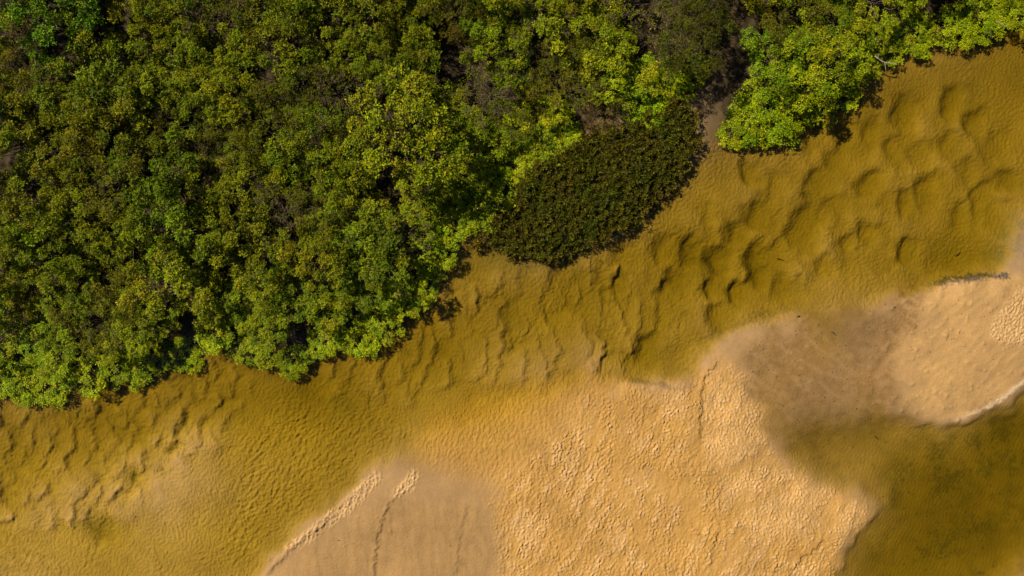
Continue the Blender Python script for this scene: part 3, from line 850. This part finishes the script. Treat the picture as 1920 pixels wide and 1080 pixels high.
ORD = ['', 'first', 'second', 'third', 'fourth', 'fifth', 'sixth', 'seventh', 'eighth', 'ninth', 'tenth', 'eleventh', 'twelfth', 'thirteenth', 'fourteenth', 'fifteenth', 'sixteenth', 'seventeenth', 'eighteenth', 'nineteenth', 'twentieth',
       'twenty-first', 'twenty-second', 'twenty-third', 'twenty-fourth', 'twenty-fifth', 'twenty-sixth', 'twenty-seventh', 'twenty-eighth', 'twenty-ninth', 'thirtieth'] + ['%dth' % k if k % 10 not in (1, 2, 3) else '%d%s' % (k, {1: 'st', 2: 'nd', 3: 'rd'}[k % 10]) for k in range(31, 99)]
beyond = [t for t in trees if not (-15 < t['x'] < 1935 and -15 < t['y'])]      # crowns mostly outside the frame are not counted in the rows
for side, pick in (('left', lambda t: t['x'] <= -15), ('right', lambda t: t['x'] >= 1935), ('top', lambda t: -15 < t['x'] < 1935)):
    for k, t in enumerate(sorted([t for t in beyond if pick(t)], key=lambda t: t['x'] if side == 'top' else t['y'])):
        t['label'] = 'mangrove crown cut off by the %s edge, %s from %s' % (side, ORD[k + 1], 'left' if side == 'top' else 'top')
counted = [t for t in trees if 'label' not in t]
ROWS = 80
edge_sorted = sorted([t for t in counted if t.get('edge')], key=lambda t: t['x'])
for k, t in enumerate(edge_sorted):
    t['label'] = 'fresh yellow-green low mangrove of the creekside fringe, %s from the left' % ORD[k + 1]
rows = {}
for t in counted:
    if not t.get('edge'): rows.setdefault(max(0, int((t['y'] + 20) // ROWS)), []).append(t)
for rw, ts in rows.items():
    for k, t in enumerate(sorted(ts, key=lambda t: t['x'])):
        w_ = t.get('words') or {'green': 'green mangrove crown', 'olive': 'olive-brown mangrove crown', 'bare': 'grey twiggy mangrove', 'low': 'low green mangrove'}[t['style']]
        t['label'] = '%s, %s from left in %s forest row from top' % (w_, ORD[k + 1], ORD[rw + 1])

for t in trees:
    vs = VARIANTS[t['style']]
    cm, lm, tm, R, Ht = vs[rt.randrange(len(vs))]
    sc = t['r'] * M_PER_PX / R * 1.06
    hz = rt.uniform(.85, 1.15) if t['style'] != 'low' else rt.uniform(.85, 1.1)
    hz *= (t['tall'] if t.get('tall') else max(.40, min(1, .32 + edge_dist(t['x'], t['y']) / 330)))     # the fringe hangs low over the creek
    top = Ht * sc * hz
    X, Y = at_height(t['x'], t['y'], top * .75)
    root = bpy.data.objects.new('mangrove_tree', None)
    col.objects.link(root)
    root.location = (X, Y, ground_z(X, Y))
    root.rotation_euler = (0, 0, rt.uniform(0, 6.283))
    root.scale = (sc, sc, sc * hz)
    tag(root, t['label'], 'tree', 'mangrove trees of the stand along the creek')
    c = link('crown', cm, root); brighter = 1 + .38 * math.exp(-(edge_dist(t['x'], t['y']) / 140) ** 2)       # leaf tint raised towards the open creek
    c.color = (*[q_ * (.95 if t.get('words') else 1) * brighter for q_ in t['tint']], 1)
    link('limbs', lm, root); link('trunk', tm, root)

# ------------------------------------------------------------------ marsh bed: thousands of small dark upright plants
rk = np.random.default_rng(21)
pts = rk.uniform((880, 190), (1320, 500), (90000, 2))
gi = np.clip(((540 - pts[:, 1]) * M_PER_PX - Y0) / STEP, 0, NY - 1).astype(int); gj = np.clip(((pts[:, 0] - 960) * M_PER_PX - X0) / STEP, 0, NX - 1).astype(int)
ok = inside(MARSH, pts[:, 0] + rk.normal(0, 3, 90000) + wob_a[gi, gj] * 14, pts[:, 1] + rk.normal(0, 3, 90000) + wob_b[gi, gj] * 14)
ok &= band_noise(.7, .7, None, 0, 60)[gi, gj] > -1.15
pts = pts[ok][:13000]
P = np.array([(*px(a, b_), 0) for a, b_ in pts])
P[:, 2] = [ground_z(a, b_) for a, b_, _ in P]
lum = smooth_noise(.55, 40)
ii = np.clip(((P[:, 1] - Y0) / STEP).astype(int), 0, NY - 1); jj = np.clip(((P[:, 0] - X0) / STEP).astype(int), 0, NX - 1)
hgt = .20 + .20 * lum[ii, jj] + rk.uniform(0, .20, len(P))
P[:, 2] += np.clip(hgt, .05, .6)
A = np.tile([[0, 0, 1.]], (len(P), 1)) + rk.normal(0, .3, (len(P), 3))
PAL_MARSH = [((.050, .054, .002), 5), ((.027, .032, .002), 4), ((.088, .084, .003), 3), ((.10, .08, .02), .6), ((.07, .045, .015), .4)]
tuft = band_noise(.45, .6, None, 0, 61)[ii, jj]; patch = smooth_noise(1.6, 62)[ii, jj]
rim_b = np.clip((.9 - blur(m_marsh, .35)[ii, jj]) * 2.2, 0, 1)[:, None] * np.array([[.45, .15, .6]])
Tm = (1 + rim_b) * (1 + .35 * np.clip(tuft, -1.5, 1.5))[:, None] * np.stack([1 + .12 * patch, 1 - .03 * patch, np.ones(len(P))], 1)
P[:, 2] += .09 * np.clip(tuft, -1.5, 1.5)
V, F, Cc = leaves(P, A, 5, .14, (.1, 1.2), rk, .36, PAL_MARSH, Tm)
print('ground tris', 2 * len(faces), 'crowns', sum(len(v_[0].polygons) + 2 * len(v_[1].polygons) for q_ in VARIANTS.values() for v_ in q_), 'marsh', len(F))
marsh = link('marsh_plants', mesh_np('marsh_plants', V, F, m_marshleaf, Cc, smooth=False))
tag(marsh, 'dense bed of low dark olive marsh plants beside the creek', 'marsh plants', kind='stuff')

# ------------------------------------------------------------------ branches and sticks
def stick(name, chains, mat, label, cat='branch', sides=6):
    bv, bf = tubes(chains, sides)
    c0 = np.array([bv[:, 0].mean(), bv[:, 1].mean(), bv[:, 2].min()])
    o = link(name, mesh_np(name, bv - c0, bf, mat)); o.location = c0
    tag(o, label, cat)
    return o


def P3(x, y, z):
    X, Y = at_height(x, y, z); return (X, Y, z)


stick('dead_branch', [([P3(1640, 105, .7), P3(1652, 114, .6), P3(1659, 117, .55), P3(1681, 120, .5)], [.035, .03, .026, .014]), ([P3(1659, 117, .55), P3(1661, 132, .3)], [.024, .012]), ([P3(1652, 114, .6), P3(1646, 108, .75), P3(1648, 100, .8)], [.02, .014, .008])],
      m_pale, 'pale forked dead branch jutting over the water from the fringe')
stick('dead_branch', [([P3(1868, 40, .8), P3(1880, 46, .7), P3(1889, 50, .6)], [.03, .024, .014])], m_pale, 'short pale branch stub over water near the top right corner')
stick('dead_branch', [([P3(1858, 55, .9), P3(1859, 64, .6), P3(1860, 73, .3)], [.022, .02, .012])], m_pale, 'thin upright pale twig hanging below the fringe at upper right')
stick('dead_branch', [([P3(1575, 135, 1.0), P3(1580, 145, 1.3), P3(1582, 155, 1.5)], [.02, .017, .012]), ([P3(1580, 145, 1.3), P3(1588, 139, 1.6)], [.014, .008])], m_pale, 'pale twig poking out of the fringe above the water')
for (xa, ya, xb, yb, lab) in [(1806, 479, 1814, 471, 'dark sunken stick in the olive shallows above the bar'), (1465, 484, 1477, 488, 'short dark stick on the creek bed among the dunes'), (1560, 622, 1568, 629, 'brown stick lying on the damp flat left of the bar'),
                              (1495, 594, 1500, 591, 'little dark stick on damp sand near the thin shoreline'), (1645, 820, 1651, 826, 'dark fragment of wood in shallows at the pool margin')]:
    za = ground_z(*px(xa, ya)) + .04
    stick('sunken_stick', [([(*px(xa, ya), za), (*px((xa + xb) / 2 + 1, (ya + yb) / 2), za + .03), (*px(xb, yb), ground_z(*px(xb, yb)) + .04)], [.032, .03, .015])], m_dead, lab, 'stick')

# scattered leaf litter: flecks too small to pick apart
q = []
rl = random.Random(9)
while len(q) < 420:
    x, y = rl.uniform(0, 1920), rl.uniform(50, 1080)
    w_ = .05
    if pt_in(BROWN, x, y): w_ = 1
    elif pt_in(RBAR, x, y): w_ = .35
    elif pt_in(POOL, x, y): w_ = .3
    if pt_in(FOREST, x, y) or rl.random() > w_: continue
    X, Y = px(x, y); q.append((X, Y, ground_z(X, Y) + .02))
q = np.array(q)
V, F, Cc = leaves(q, np.tile([[0, 0, 1.]], (len(q), 1)), 1, .075, (-.05, .25), rk, .5, [((.06, .04, .025), 3), ((.03, .022, .015), 3), ((.14, .08, .03), 1)])
lit = link('leaf_litter', mesh_np('leaf_litter', V, F, m_marshleaf, Cc, smooth=False))
tag(lit, 'tiny dark flecks of leaf litter scattered over the sand', 'leaf litter', kind='stuff')
